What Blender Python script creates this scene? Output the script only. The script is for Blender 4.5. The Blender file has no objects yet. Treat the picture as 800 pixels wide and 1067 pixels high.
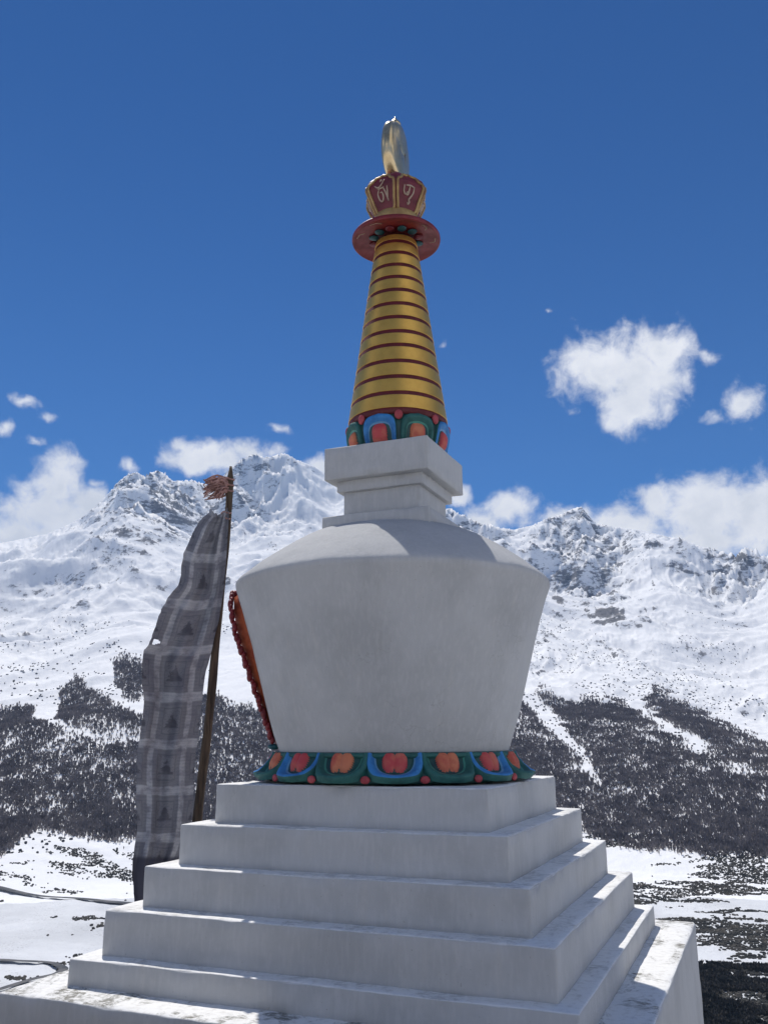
import bpy, math, random
import numpy as np
from mathutils import Vector, Matrix
rng = np.random.default_rng(7); random.seed(7)
S = bpy.context.scene; COL = S.collection
R = math.radians

# ------------------------------------------------------------------ camera
CAM = np.array([2.656, -6.6153, 0.3096]); YAW, PITCH, ROLL, FPX = 0.3959, 0.2503, -0.005, 923.0
Fv = np.array([-math.sin(YAW)*math.cos(PITCH), math.cos(YAW)*math.cos(PITCH), math.sin(PITCH)])
R0 = np.array([math.cos(YAW), math.sin(YAW), 0.0]); U0 = np.cross(R0, Fv)
Rv = R0*math.cos(ROLL)+U0*math.sin(ROLL); Uv = -R0*math.sin(ROLL)+U0*math.cos(ROLL)
cd = bpy.data.cameras.new('camera'); cam = bpy.data.objects.new('camera', cd); COL.objects.link(cam)
cam.matrix_world = Matrix(((Rv[0], Uv[0], -Fv[0], CAM[0]), (Rv[1], Uv[1], -Fv[1], CAM[1]), (Rv[2], Uv[2], -Fv[2], CAM[2]), (0, 0, 0, 1)))
cd.sensor_fit = 'HORIZONTAL'; cd.sensor_width = 36.0; cd.lens = 36.0*FPX/800.0
cd.clip_start = 0.05; cd.clip_end = 60000
S.camera = cam
def ray(x, y):                      # photograph direction -> world direction
    v = Fv+Rv*(x-400)/FPX+Uv*(533.5-y)/FPX
    return v/np.linalg.norm(v)
def azel(x, y):                     # azimuth (right of the view axis) and elevation, radians
    v = ray(x, y)
    return math.atan2(v @ R0, v[:2] @ np.array([-math.sin(YAW), math.cos(YAW)])), math.asin(v[2])

# ------------------------------------------------------------------ helpers
def link(o, parent=None):
    COL.objects.link(o)
    if parent is not None: o.parent = parent
    return o
def tag(o, label=None, cat=None, kind=None, group=None):
    if label: o['label'] = label
    if cat: o['category'] = cat
    if kind: o['kind'] = kind
    if group: o['group'] = group
    return o
def empty(name, loc=(0, 0, 0)):
    o = bpy.data.objects.new(name, None); o.location = loc; o.empty_display_size = .2
    return link(o)
def mesh_obj(name, V, F, mats, parent=None, smooth=True, midx=None, uv=None):
    me = bpy.data.meshes.new(name)
    V = np.asarray(V, dtype=np.float32)
    if isinstance(F, np.ndarray):
        k = F.shape[1]; n = len(F)
        me.vertices.add(len(V)); me.vertices.foreach_set('co', V.ravel())
        me.loops.add(n*k); me.loops.foreach_set('vertex_index', F.ravel().astype(np.int32))
        me.polygons.add(n); me.polygons.foreach_set('loop_start', np.arange(0, n*k, k, dtype=np.int32))
        me.polygons.foreach_set('loop_total', np.full(n, k, dtype=np.int32)); me.update(calc_edges=True)
    else:
        me.from_pydata(V.tolist(), [], F); me.update()
    if not isinstance(mats, (list, tuple)): mats = [mats]
    for m in mats: me.materials.append(m)
    me.polygons.foreach_set('use_smooth', np.full(len(me.polygons), smooth))
    if midx is not None: me.polygons.foreach_set('material_index', np.asarray(midx, dtype=np.int32))
    if uv is not None:
        l = me.uv_layers.new(name='UVMap'); vi = np.empty(len(me.loops), dtype=np.int32); me.loops.foreach_get('vertex_index', vi)
        l.data.foreach_set('uv', np.asarray(uv, dtype=np.float32)[vi].ravel())
    return link(bpy.data.objects.new(name, me), parent)
def grid_faces(n, m, wrap=False):   # n rows x m columns
    i = np.arange(n-1)[:, None]; j = np.arange(m if wrap else m-1)[None]
    j2 = (j+1) % m
    return np.stack([i*m+j, i*m+j2, (i+1)*m+j2, (i+1)*m+j], -1).reshape(-1, 4)

# lattice noise in numpy
def _h(ix, iy, iz, s):
    n = (ix.astype(np.int64)*374761393+iy.astype(np.int64)*668265263+iz.astype(np.int64)*2147483647+s*974634777) & 0xffffffff
    n = ((n ^ (n >> 13))*1274126177) & 0xffffffff
    n = ((n ^ (n >> 16))*2246822519) & 0xffffffff
    return ((n ^ (n >> 15)) & 0xffff)/65535.0
def vnoise(x, y, z=None, s=0):
    x0 = np.floor(x); y0 = np.floor(y); fx = x-x0; fy = y-y0
    fx = fx*fx*fx*(fx*(fx*6-15)+10); fy = fy*fy*fy*(fy*(fy*6-15)+10)
    def pl(k):
        a = _h(x0, y0, k, s); b = _h(x0+1, y0, k, s); c = _h(x0, y0+1, k, s); d = _h(x0+1, y0+1, k, s)
        return (a*(1-fx)+b*fx)*(1-fy)+(c*(1-fx)+d*fx)*fy
    if z is None: return pl(np.zeros_like(x0))*2-1
    z0 = np.floor(z); fz = z-z0; fz = fz*fz*(3-2*fz)
    return (pl(z0)*(1-fz)+pl(z0+1)*fz)*2-1
def fbm(x, y, o=5, s=0, g=.5):
    t = 0; a = 1; f = 1; w = 0
    for k in range(o):
        c, d = math.cos(k*1.1), math.sin(k*1.1)
        t = t+a*vnoise((x*c-y*d)*f+k*17.3, (x*d+y*c)*f-k*9.1, None, s+k); w += a; a *= g; f *= 2.03
    return t/w
def ridged(x, y, o=6, s=0, g=.5):
    t = 0; a = 1; f = 1; w = 0; prev = 1
    for k in range(o):
        c, d = math.cos(k*.9), math.sin(k*.9)
        n = 1-np.abs(vnoise((x*c-y*d)*f+k*7.7, (x*d+y*c)*f+k*3.3, None, s+k)); n = n*n
        t = t+a*n*prev; prev = np.clip(n*1.6, 0, 1); w += a; a *= g; f *= 2.07
    return t/w
def sstep(a, b, x):
    t = np.clip((x-a)/(b-a), 0, 1); return t*t*(3-2*t)

# ------------------------------------------------------------------ materials
class NT:
    def __init__(s, name):
        s.m = bpy.data.materials.new(name); s.m.use_nodes = True; s.t = s.m.node_tree; s.N = s.t.nodes; s.L = s.t.links
        s.b = s.N['Principled BSDF']; s.out = s.N['Material Output']
    def n(s, ty, **k):
        o = s.N.new(ty)
        for a, v in k.items(): setattr(o, a, v)
        return o
    def l(s, a, b): s.L.new(a, b)
    def co(s, kind='Object'):
        return s.n('ShaderNodeTexCoord').outputs[kind]
    def noise(s, scale, det=5, rough=.55, vec=None, out='Fac', dist=0):
        o = s.n('ShaderNodeTexNoise'); o.inputs['Scale'].default_value = scale; o.inputs['Detail'].default_value = det
        o.inputs['Roughness'].default_value = rough; o.inputs['Distortion'].default_value = dist
        if vec is not None: s.l(vec, o.inputs['Vector'])
        return o.outputs[out]
    def math(s, op, a, b=None, c=None, clamp=False):
        o = s.n('ShaderNodeMath', operation=op); o.use_clamp = clamp
        for i, v in enumerate((a, b, c)):
            if v is None: continue
            if isinstance(v, (int, float)): o.inputs[i].default_value = v
            else: s.l(v, o.inputs[i])
        return o.outputs[0]
    def rng(s, v, a, b, c=0., d=1., smooth=True):
        o = s.n('ShaderNodeMapRange'); o.interpolation_type = 'SMOOTHSTEP' if smooth else 'LINEAR'
        s.l(v, o.inputs[0])
        for i, x in enumerate((a, b, c, d)): o.inputs[1+i].default_value = x
        return o.outputs[0]
    def mix(s, f, a, b):
        o = s.n('ShaderNodeMix', data_type='RGBA')
        if isinstance(f, (int, float)): o.inputs[0].default_value = f
        else: s.l(f, o.inputs[0])
        for i, v in ((6, a), (7, b)):
            if isinstance(v, tuple): o.inputs[i].default_value = (*v, 1)
            else: s.l(v, o.inputs[i])
        return o.outputs[2]
    def scale(s, vec, sc):
        o = s.n('ShaderNodeMapping'); o.inputs['Scale'].default_value = sc; s.l(vec, o.inputs[0]); return o.outputs[0]
    def bump(s, h, st, d):
        o = s.n('ShaderNodeBump'); o.inputs['Strength'].default_value = st; o.inputs['Distance'].default_value = d
        s.l(h, o.inputs['Height']); s.l(o.outputs[0], s.b.inputs['Normal'])
    def col(s, c):
        if isinstance(c, tuple): s.b.inputs['Base Color'].default_value = (*c, 1)
        else: s.l(c, s.b.inputs['Base Color'])
    def rough(s, r):
        if isinstance(r, (int, float)): s.b.inputs['Roughness'].default_value = r
        else: s.l(r, s.b.inputs['Roughness'])

def mat_plaster(name, stains=0.0, base=(.465, .465, .46)):
    t = NT(name); g = t.n('ShaderNodeNewGeometry'); p = g.outputs['Position']
    big = t.noise(1.6, 6, .6, p); fine = t.noise(22, 6, .65, p)
    streak = t.noise(6, 5, .6, t.scale(p, (2.2, 2.2, .3)))
    c = t.mix(t.rng(big, .38, .68), base, tuple(v*.84 for v in base))
    c = t.mix(t.math('MULTIPLY', t.rng(streak, .55, .75), .3), c, (.52, .50, .46))
    c = t.mix(t.math('MULTIPLY', t.rng(fine, .55, .8), .22), c, (.45, .44, .42))
    vo = t.n('ShaderNodeTexVoronoi', feature='DISTANCE_TO_EDGE'); vo.inputs['Scale'].default_value = 1.7
    wv = t.n('ShaderNodeVectorMath', operation='ADD'); t.l(p, wv.inputs[0]); ns_ = t.n('ShaderNodeTexNoise'); ns_.inputs['Scale'].default_value = 4.; ns_.inputs['Detail'].default_value = 6; t.l(p, ns_.inputs[0]); sc_ = t.n('ShaderNodeVectorMath', operation='SCALE'); t.l(ns_.outputs['Color'], sc_.inputs[0]); sc_.inputs['Scale'].default_value = .5; t.l(sc_.outputs[0], wv.inputs[1]); t.l(wv.outputs[0], vo.inputs['Vector'])
    crack = t.math('MULTIPLY', t.math('SUBTRACT', 1, t.rng(vo.outputs['Distance'], .0, .006)), t.rng(t.noise(.9, 3, .5, p), .52, .62))
    c = t.mix(t.math('MULTIPLY', crack, .4), c, (.25, .24, .22))
    drip = t.rng(t.noise(11, 4, .6, t.scale(p, (1, 1, .12))), .58, .72)
    c = t.mix(t.math('MULTIPLY', t.math('MULTIPLY', drip, t.rng(t.noise(1.3, 3, .5, p), .45, .65)), .30), c, (.34, .33, .31))
    brush = t.noise(38, 3, .6, t.scale(p, (1, 1, .2)))
    c = t.mix(t.math('MULTIPLY', t.rng(brush, .45, .7), .12), c, (.70, .69, .67))
    spots = t.noise(65, 2, .5, p)
    c = t.mix(t.math('MULTIPLY', t.rng(spots, .71, .76), .5), c, (.25, .23, .2))
    if name != 'whitewashed_plaster':            # upward faces made paler: sunlit contrast with the walls put into the colour
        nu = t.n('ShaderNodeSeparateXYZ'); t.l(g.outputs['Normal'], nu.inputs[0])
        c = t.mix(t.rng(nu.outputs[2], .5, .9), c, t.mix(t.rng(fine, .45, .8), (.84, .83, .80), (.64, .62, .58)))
    if stains:                                   # worn patches on the upward faces
        nz = t.n('ShaderNodeSeparateXYZ'); t.l(g.outputs['Normal'], nz.inputs[0])
        up = t.rng(nz.outputs[2], .6, .95)
        s1 = t.rng(t.noise(2.6, 8, .7, t.scale(p, (1.2, .7, 1)), dist=.6), .48, .58)
        s2 = t.rng(t.noise(13, 7, .75, t.scale(p, (1, 2.2, 1))), .41, .57)
        k = t.math('MULTIPLY', t.math('MULTIPLY', s1, s2), t.math('MULTIPLY', up, stains))
        c = t.mix(k, c, (.20, .19, .16))
    t.col(c); t.rough(.85); t.b.inputs['Specular IOR Level'].default_value = .25
    h = t.math('ADD', t.math('MULTIPLY', fine, .5), t.math('MULTIPLY', t.noise(5, 4, .5, p), .9))
    t.bump(h, .55, .012)
    return t.m
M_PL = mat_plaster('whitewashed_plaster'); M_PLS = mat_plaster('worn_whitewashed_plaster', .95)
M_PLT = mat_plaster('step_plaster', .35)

def mat_paint(name, c, c2=None, rough=.5, metal=0., wear=.35, bmp=.3):
    t = NT(name); p = t.co('Object'); n = t.noise(9, 6, .6, p); f = t.noise(60, 4, .6, p)
    c2 = c2 or tuple(v*.6 for v in c)
    k = t.mix(t.rng(n, .4, .7), c, c2)
    k = t.mix(t.math('MULTIPLY', t.rng(f, .62, .8), wear), k, (.22, .2, .18))
    t.col(k); t.rough(rough if metal > .5 else t.rng(n, .3, .7, rough-.08, rough+.12)); t.b.inputs['Metallic'].default_value = metal
    t.bump(t.math('ADD', t.math('MULTIPLY', n, .6), t.math('MULTIPLY', f, .3)), bmp, .006)
    return t.m
M_BLUE = mat_paint('blue_paint', (.035, .21, .50), (.02, .13, .34), rough=.65)
M_GREEN = mat_paint('green_paint', (.018, .115, .10), (.012, .075, .07), rough=.65)
M_PALE = mat_paint('pale_blue_paint', (.12, .30, .50), (.07, .2, .38)); M_GREEN2 = mat_paint('sea_green_paint', (.06, .26, .20), (.03, .17, .14))
M_DGREEN = mat_paint('dark_green_paint', (.012, .07, .06), (.01, .045, .05))
M_RED = mat_paint('red_paint', (.46, .05, .055), (.50, .14, .09), rough=.65)
M_PINK = mat_paint('pink_paint', (.40, .06, .07), (.28, .035, .045), rough=.65)
M_ORANGE = mat_paint('orange_paint', (.55, .17, .08), (.42, .07, .05), rough=.65)
M_CRIM = mat_paint('crimson_paint', (.19, .010, .014), (.12, .007, .010), rough=.5)
M_MAROON = mat_paint('maroon_paint', (.16, .012, .022), (.10, .01, .018))
M_TERRA = mat_paint('terracotta_paint', (.52, .12, .045), (.30, .05, .025))
M_GOLD = mat_paint('gold_paint', (.80, .48, .11), (.73, .42, .095), rough=.42, metal=.9, wear=.0, bmp=.0)
M_GROOVE = mat_paint('dark_red_paint', (.11, .006, .009), (.08, .005, .007), rough=.6)
M_BRASS = mat_paint('gilded_copper', (.74, .58, .34), (.62, .46, .24), rough=.27, metal=.85, wear=.0, bmp=.08)
M_DGOLD = mat_paint('dull_gold_paint', (.42, .28, .11), (.30, .18, .08), rough=.5, metal=.5)
M_CREAM = mat_paint('cream_paint', (.46, .35, .26), (.38, .27, .19))
M_TEAL = mat_paint('teal_paint', (.01, .08, .09), (.01, .05, .06))

def mat_ground(name, kind):
    t = NT(name); g = t.n('ShaderNodeNewGeometry'); p = g.outputs['Position']
    snow = (.90, .90, .895)
    if kind == 'mountain':
        a = t.n('ShaderNodeAttribute'); a.attribute_name = 'rock'
        mp = t.n('ShaderNodeMapping'); mp.inputs['Rotation'].default_value = (.5, .3, .9); mp.inputs['Scale'].default_value = (1., .55, 1.7); t.l(p, mp.inputs[0]); n1 = t.noise(.011, 9, .70, mp.outputs[0], dist=.5); n2 = t.noise(.05, 6, .72, mp.outputs[0])
        f = t.math('ADD', a.outputs['Fac'], t.math('ADD', t.math('MULTIPLY', t.math('SUBTRACT', n1, .5), 1.3), t.math('MULTIPLY', t.math('SUBTRACT', n2, .5), .9)))
        f = t.rng(f, .46, .60)
        rk = t.mix(t.rng(n2, .35, .65), (.10, .105, .115), (.27, .26, .26))
        sn = t.mix(t.rng(t.noise(.004, 6, .6, p), .35, .7), snow, (.88, .88, .88))
        t.col(t.mix(f, sn, rk)); t.bump(t.math('ADD', n1, t.math('MULTIPLY', n2, .4)), .35, 10.)
    elif kind == 'valley':
        a = t.n('ShaderNodeAttribute'); a.attribute_name = 'rock'
        n1 = t.noise(.035, 9, .7, t.scale(p, (1, 1.0, 1)), dist=.5); n2 = t.noise(.22, 6, .7, p)
        f = t.math('ADD', a.outputs['Fac'], t.math('ADD', t.math('MULTIPLY', t.math('SUBTRACT', n1, .5), 1.5), t.math('MULTIPLY', t.math('SUBTRACT', n2, .5), .7)))
        f = t.rng(f, .47, .57)
        gr = t.mix(t.rng(n2, .35, .65), (.03, .03, .03), (.09, .08, .07))
        n3_ = t.noise(.75, 4, .7, p); fk = t.math('MULTIPLY', t.math('MULTIPLY', t.rng(n3_, .56, .66), t.rng(t.noise(.03, 5, .65, p), .42, .62)), .65)
        sn = t.mix(t.rng(t.noise(.01, 5, .6, p), .35, .7), (.74, .75, .76), (.58, .59, .60)); sn = t.mix(fk, sn, (.16, .15, .14))
        t.col(t.mix(f, sn, gr)); t.bump(t.math('ADD', n1, n2), .5, 2.)
    else:
        n1 = t.noise(.7, 8, .65, p); n2 = t.noise(6, 6, .7, p)
        gr = t.mix(t.rng(n2, .35, .65), (.07, .055, .04), (.15, .12, .085))
        t.col(t.mix(t.rng(t.math('ADD', n1, t.math('MULTIPLY', n2, .2)), .38, .50), snow, gr)); t.bump(t.math('ADD', n1, t.math('MULTIPLY', n2, .4)), .5, .08)
    t.rough(.8); t.b.inputs['Specular IOR Level'].default_value = .15
    return t.m
M_MT = mat_ground('snow_and_rock', 'mountain'); M_VA = mat_ground('snow_and_scrub_ground', 'valley'); M_HI = mat_ground('trodden_snow_and_turf', 'hill')
def mat_simple(name, a, b, sc, rough=.9):
    t = NT(name); g = t.n('ShaderNodeNewGeometry'); t.col(t.mix(t.rng(t.noise(sc, 4, .6, g.outputs['Position']), .35, .65), a, b)); t.rough(rough)
    t.b.inputs['Specular IOR Level'].default_value = .1
    return t.m
M_TREE = mat_simple('bare_birch_twigs', (.17, .15, .15), (.28, .25, .24), .05)
M_SCRUB = mat_simple('juniper_scrub', (.045, .046, .042), (.11, .10, .085), .08)
M_ROCKS = mat_simple('dark_boulder_rock', (.06, .06, .065), (.15, .145, .14), .05)
M_RIVER = mat_simple('grey_river_gravel', (.06, .065, .07), (.14, .135, .13), .1, .5)

# ------------------------------------------------------------------ terrain
def px2ae(pts):
    return np.array([azel(*p) for p in pts])
sky = px2ae([(-700, 600), (-300, 580), (-100, 572), (0, 566), (50, 556), (85, 540), (108, 520), (122, 503), (133, 494), (143, 492), (152, 497), (160, 490), (170, 492), (180, 501), (200, 500), (222, 507), (238, 490), (248, 480), (262, 474), (282, 476), (300, 472), (312, 480), (330, 487), (345, 500), (380, 505), (430, 520), (470, 530), (485, 538), (500, 545), (515, 548), (535, 552), (555, 547), (570, 540), (585, 536), (596, 530), (606, 528), (612, 536), (620, 545), (640, 549), (670, 553), (700, 560), (712, 562), (730, 569), (745, 572), (760, 580), (780, 576), (800, 579), (860, 565), (950, 560), (1100, 590), (1500, 620)])
HALF = math.pi
da = np.concatenate([np.linspace(-math.pi, R(-38), 110)[:-1], np.linspace(R(-38), R(-27), 90)[:-1], np.linspace(R(-27), R(27), 960)[:-1], np.linspace(R(27), R(38), 90)[:-1], np.linspace(R(38), math.pi, 111)[:-1]])
nA = len(da)
es = np.interp(da, sky[:, 0], sky[:, 1])
amask = sstep(R(80), R(45), np.abs(da))
es = es*amask+R(11)*(1-amask)
dxf = np.interp(da, px2ae([(0, 500), (240, 500), (330, 500), (480, 500), (620, 500), (800, 500)])[:, 0], [4300, 5000, 5400, 4600, 4300, 4100])
foot = np.interp(da, [azel(0, 870)[0], azel(250, 870)[0], azel(500, 870)[0], azel(620, 870)[0], azel(800, 870)[0]], [800, 900, 880, 900, 860])
foot = foot*amask+600*(1-amask)
def smooth0(v, n):
    g = np.exp(-np.linspace(-2, 2, 2*n+1)**2); g /= g.sum(); return np.convolve(np.r_[v[-2*n:], v, v[:2*n]], g, 'same')[2*n:-2*n]
dxf = smooth0(dxf, 110); foot = smooth0(foot, 110); esw = smooth0(es, 110)
VZ = -120.0
rr = np.concatenate([np.array([.01, 1, 2, 3.5, 5, 6.5, 8, 9, 10, 11, 12, 13.5, 15, 17, 20, 24, 29, 35, 42, 50, 60, 72, 86, 103, 123, 147, 170, 195, 220, 250]), np.linspace(255, 1000, 150), 1000*np.exp(np.linspace(.004, math.log(5.9), 520)), [6200, 6800, 7600]])
nR = len(rr)
A, RR = np.meshgrid(da, rr)
ES, DS, FT = (np.broadcast_to(v, A.shape) for v in (esw, dxf, foot))
wa = YAW-A                                        # world heading measured left of +Y
X = CAM[0]-RR*np.sin(wa); Y = CAM[1]+RR*np.cos(wa)
# near hill: level where the photographer stands, falling away behind the stupa
dc = np.hypot(X-0.6, (Y+1.4))
hill = -1.42-2.4*sstep(-3.2, 1.4, Y)
hz = hill-np.maximum(0, dc-3.5)*.95*sstep(-9, -2, Y)-np.maximum(0, dc-6)*.5
hz = np.maximum(hz, VZ+6*np.exp(-((dc-165)/50)**2))
hz = np.where(dc > 150, VZ+(hz-VZ)*sstep(260, 150, dc), hz)
hz = hz+(fbm(X/9, Y/9, 5, 11)*.9*sstep(7, 20, dc))+(fbm(X/60, Y/60, 5, 12)*4.*sstep(30, 80, dc))*sstep(320, 150, dc)
vn = fbm(X/90, Y/90, 6, 21)*2.2*sstep(200, 330, RR)+ridged(X/40, Y/40, 4, 25)*1.8*sstep(200, 330, RR)
base = hz+vn
s = np.clip((RR-FT)/(DS-FT), 0, 1.4)
zs = np.tan(ES)*DS
prof = np.interp(s, [0, .06, .14, .3, .5, .7, .85, 1.0, 1.05, 1.4], [0, .038, .125, .29, .47, .655, .82, 1.0, .97, .35])
wx = X+260*fbm(X/900, Y/900, 4, 31); wy = Y+260*fbm(X/900, Y/900, 4, 37)
big = ridged(wx/1500, wy/1500, 7, 41, .44)
med = ridged(wx/520+3, wy/520, 7, 51, .55)
env = sstep(.05, .45, s); 
m = base+(zs-VZ)*prof
pax = np.degrees(A); 
crag = 0
for a_c, a_w in ((azel(165, 540)[0], 3.6), (azel(600, 580)[0], 3.6), (azel(262, 490)[0], 3.2), (azel(775, 590)[0], 3.0), (azel(490, 560)[0], 2.0), (R(-40), 8), (R(40), 8)):
    crag = np.maximum(crag, np.exp(-((pax-math.degrees(a_c))/a_w)**2))
craggy = sstep(.52, .80, s)*crag
m = m+(big-.40)*400*env+(med-.35)*100*sstep(.03, .5, s)+(med-.35)*180*craggy
cr = ridged(wx/230, wy/230, 6, 61, .58)
m = m+(cr-.35)*170*craggy+(cr-.35)*30*sstep(.15, .4, s)+fbm(X/160, Y/160, 6, 71)*8*sstep(.01, .2, s)
Z = np.where(RR > FT, m, base)
# let each heading's crest reach the skyline seen in the photograph
el = np.where(RR > FT*1.5, np.arctan2(Z-CAM[2], RR), -1)
im = el.argmax(0); zc = Z[im, np.arange(nA)]; want = np.tan(es)*rr[im]
k = (want-VZ)/(zc-VZ)
def smooth_az(v, n):
    g = np.exp(-np.linspace(-2, 2, 2*n+1)**2); g /= g.sum(); return np.convolve(np.r_[v[-2*n:], v, v[:2*n]], g, 'same')[2*n:-2*n]
kk = smooth_az(k, 90)
Z = np.where(RR > FT, VZ+(Z-VZ)*(1+(kk[None]-1)*sstep(0., .5, s)), Z)
for n_ in (24, 3):
    el = np.where(RR > FT*1.5, np.arctan2(Z-CAM[2], RR), -1); im = el.argmax(0); zc = Z[im, np.arange(nA)]
    k = smooth_az((np.tan(es)*rr[im]-VZ)/(zc-VZ), n_)
    Z = np.where(RR > FT, VZ+(Z-VZ)*(1+(k[None]-1)*sstep(.50 if n_ == 24 else .78, .97, s)), Z)
# rock attribute from steepness (rock shows where snow does not hold)
P3 = np.stack([X, Y, Z], -1)
e1 = np.roll(P3, -1, 1)-np.roll(P3, 1, 1); e0 = np.gradient(P3, axis=0)
nn = np.cross(e1, e0); nn /= np.linalg.norm(nn, axis=-1, keepdims=True)+1e-9
slope = np.degrees(np.arccos(np.clip(np.abs(nn[..., 2]), 0, 1)))
def toray(P):
    d = P-CAM; w_ = d @ Fv; return 400+FPX*(d @ Rv)/w_, 533.5-FPX*(d @ Uv)/w_
PX, PY = toray(P3)
PXc = np.where(np.abs(A) < R(60), PX, -999)
rock = sstep(33, 52, slope)*.52-.05+.06*craggy+.11*sstep(.35, .6, s)*sstep(-.1, .35, fbm(X/330, Y/330, 5, 85))
rock = rock+.5*sstep(R(70), R(95), np.abs(A))
clusters = fbm(X/420, Y/420, 5, 81)
rock += (sstep(.12, .5, clusters)*.16-.06)*sstep(.02, .1, s)*sstep(.95, .6, s)
rock += .42*sstep(np.percentile(med, 80), np.percentile(med, 97), med)*sstep(.16, .40, s)*sstep(.72, .52, s)*sstep(-.25, .25, fbm(X/500, Y/500, 4, 83))
# where the two summits' rock faces are
for cx_, cy_, rx_, ry_, amt in ((172, 545, 62, 55, .27), (600, 580, 62, 55, .22), (250, 500, 60, 40, .10), (640, 635, 50, 26, .24), (770, 590, 60, 22, .20), (560, 690, 22, 40, .26), (725, 655, 30, 22, .20), (60, 600, 50, 18, .18), (25, 665, 60, 40, .12), (740, 740, 60, 18, .14), (85, 690, 60, 30, .10), (690, 690, 80, 30, .08)):
    rock += (amt*1.55 if cy_ > 600 else amt*1.1)*np.exp(-((PXc-cx_)/rx_)**2-((PY-cy_)/ry_)**2)
rock -= .5*np.exp(-((PXc-320)/38)**2-((PY-520)/28)**2)+.5*np.exp(-((PXc-40)/60)**2-((PY-580)/25)**2)
rock = np.where(RR > FT*1.02, rock, 0)
tx = [-600, -200, 0, 30, 36, 59, 62, 79, 98, 116, 120, 135, 150, 185, 220, 243, 279, 300, 400, 500, 545, 575, 597, 631, 668, 678, 705, 732, 766, 800, 900, 1400]
ty = [700, 735, 737, 740, 745, 752, 722, 707, 724, 735, 735, 742, 748, 745, 724, 738, 741, 752, 760, 745, 716, 722, 730, 730, 738, 713, 727, 746, 759, 773, 785, 760]
strips = ((635, 722, 732, 782, 6, 7), (549, 722, 585, 765, 10, 8), (585, 765, 625, 812, 8, 3), (40, 748, 104, 777, 6, 4), (104, 777, 146, 772, 4, 5))
rock = np.where(rock > .36, .36+(rock-.36)*.45, rock)*.97
under = sstep(0, 8, PY-np.interp(PXc, tx, ty)+10*fbm(X/80, Y/80, 5, 207))*sstep(878, 870, PY)
for x0, y0, x1, y1, w0, w1 in strips:
    t_ = np.clip(((PX-x0)*(x1-x0)+(PY-y0)*(y1-y0))/((x1-x0)**2+(y1-y0)**2), 0, 1)
    under = under*sstep(-2, 5, np.hypot(PX-x0-t_*(x1-x0), PY-y0-t_*(y1-y0))-(w0+(w1-w0)*t_))
rock = rock+under*.36*(np.abs(A) < R(50))
# valley floor: bare ground shows in streaks, mostly to the right
vr = sstep(.1, .55, fbm(X/70, Y/70+4, 5, 91))*.25-.12+.22*sstep(R(5), R(12), A)*sstep(.0, .5, fbm(X/120, Y/38, 4, 95)+.35)
vr += .22*sstep(R(17), R(20), A)*sstep(430, 370, RR)
rock = np.where(RR <= FT*1.02, vr, rock)
def terr(name, i0, i1, mat, label, cap=False):
    idx = grid_faces(i1-i0, nA, True)
    V = P3[i0:i1].reshape(-1, 3)
    o = mesh_obj(name, V, idx[:, ::-1].copy(), mat)
    at = o.data.attributes.new('rock', 'FLOAT', 'POINT'); at.data.foreach_set('value', rock[i0:i1].reshape(-1).astype(np.float32))
    return tag(o, label, 'ground' if i0 == 0 else ('mountain' if mat is M_MT else 'ground'), 'structure')
ia = int(np.searchsorted(rr, 80)); ib = int(np.searchsorted(rr, 770))
terr('hillside', 0, ia+1, M_HI, 'trodden snowy knoll under the white stupa')
terr('valley_floor', ia, ib+1, M_VA, 'snow covered valley floor with dark scrub streaks')
terr('mountains', ib, nR, M_MT, 'snowy mountains with rocky summits across the valley')

def sample_terrain(n, amin, amax, rmin, rmax, p=1.):
    a = rng.uniform(amin, amax, n); r = (rng.uniform(0, 1, n)*(rmax**(p+1)-rmin**(p+1))+rmin**(p+1))**(1/(p+1))
    fa = np.interp(a, da, np.arange(nA)); fr = np.interp(r, rr, np.arange(nR))
    i0 = np.floor(fr).astype(int); j0 = np.floor(fa).astype(int); u = (fr-i0)[:, None]; v = (fa-j0)[:, None]
    i1 = np.minimum(i0+1, nR-1); j1 = np.minimum(j0+1, nA-1)
    return (P3[i0, j0]*(1-v)+P3[i0, j1]*v)*(1-u)+(P3[i1, j0]*(1-v)+P3[i1, j1]*v)*u, a, r
# ---- forest of bare birches on the lower slopes
tx = [-600, -200, 0, 30, 36, 59, 62, 79, 98, 116, 120, 135, 150, 185, 220, 243, 279, 300, 400, 500, 545, 575, 597, 631, 668, 678, 705, 732, 766, 800, 900, 1400]
ty = [700, 735, 737, 740, 745, 752, 722, 707, 724, 735, 735, 742, 748, 745, 724, 738, 741, 752, 760, 745, 716, 722, 730, 730, 738, 713, 727, 746, 759, 773, 785, 760]
bx = [-600, 0, 16, 33, 43, 56, 141, 300, 560, 608, 631, 665, 732, 800, 1400]
by = [905, 902, 886, 868, 866, 873, 876, 875, 868, 862, 876, 882, 889, 896, 900]
def seg(px, py, x0, y0, x1, y1):
    t = np.clip(((px-x0)*(x1-x0)+(py-y0)*(y1-y0))/((x1-x0)**2+(y1-y0)**2), 0, 1)
    return np.hypot(px-x0-t*(x1-x0), py-y0-t*(y1-y0)), t
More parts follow.
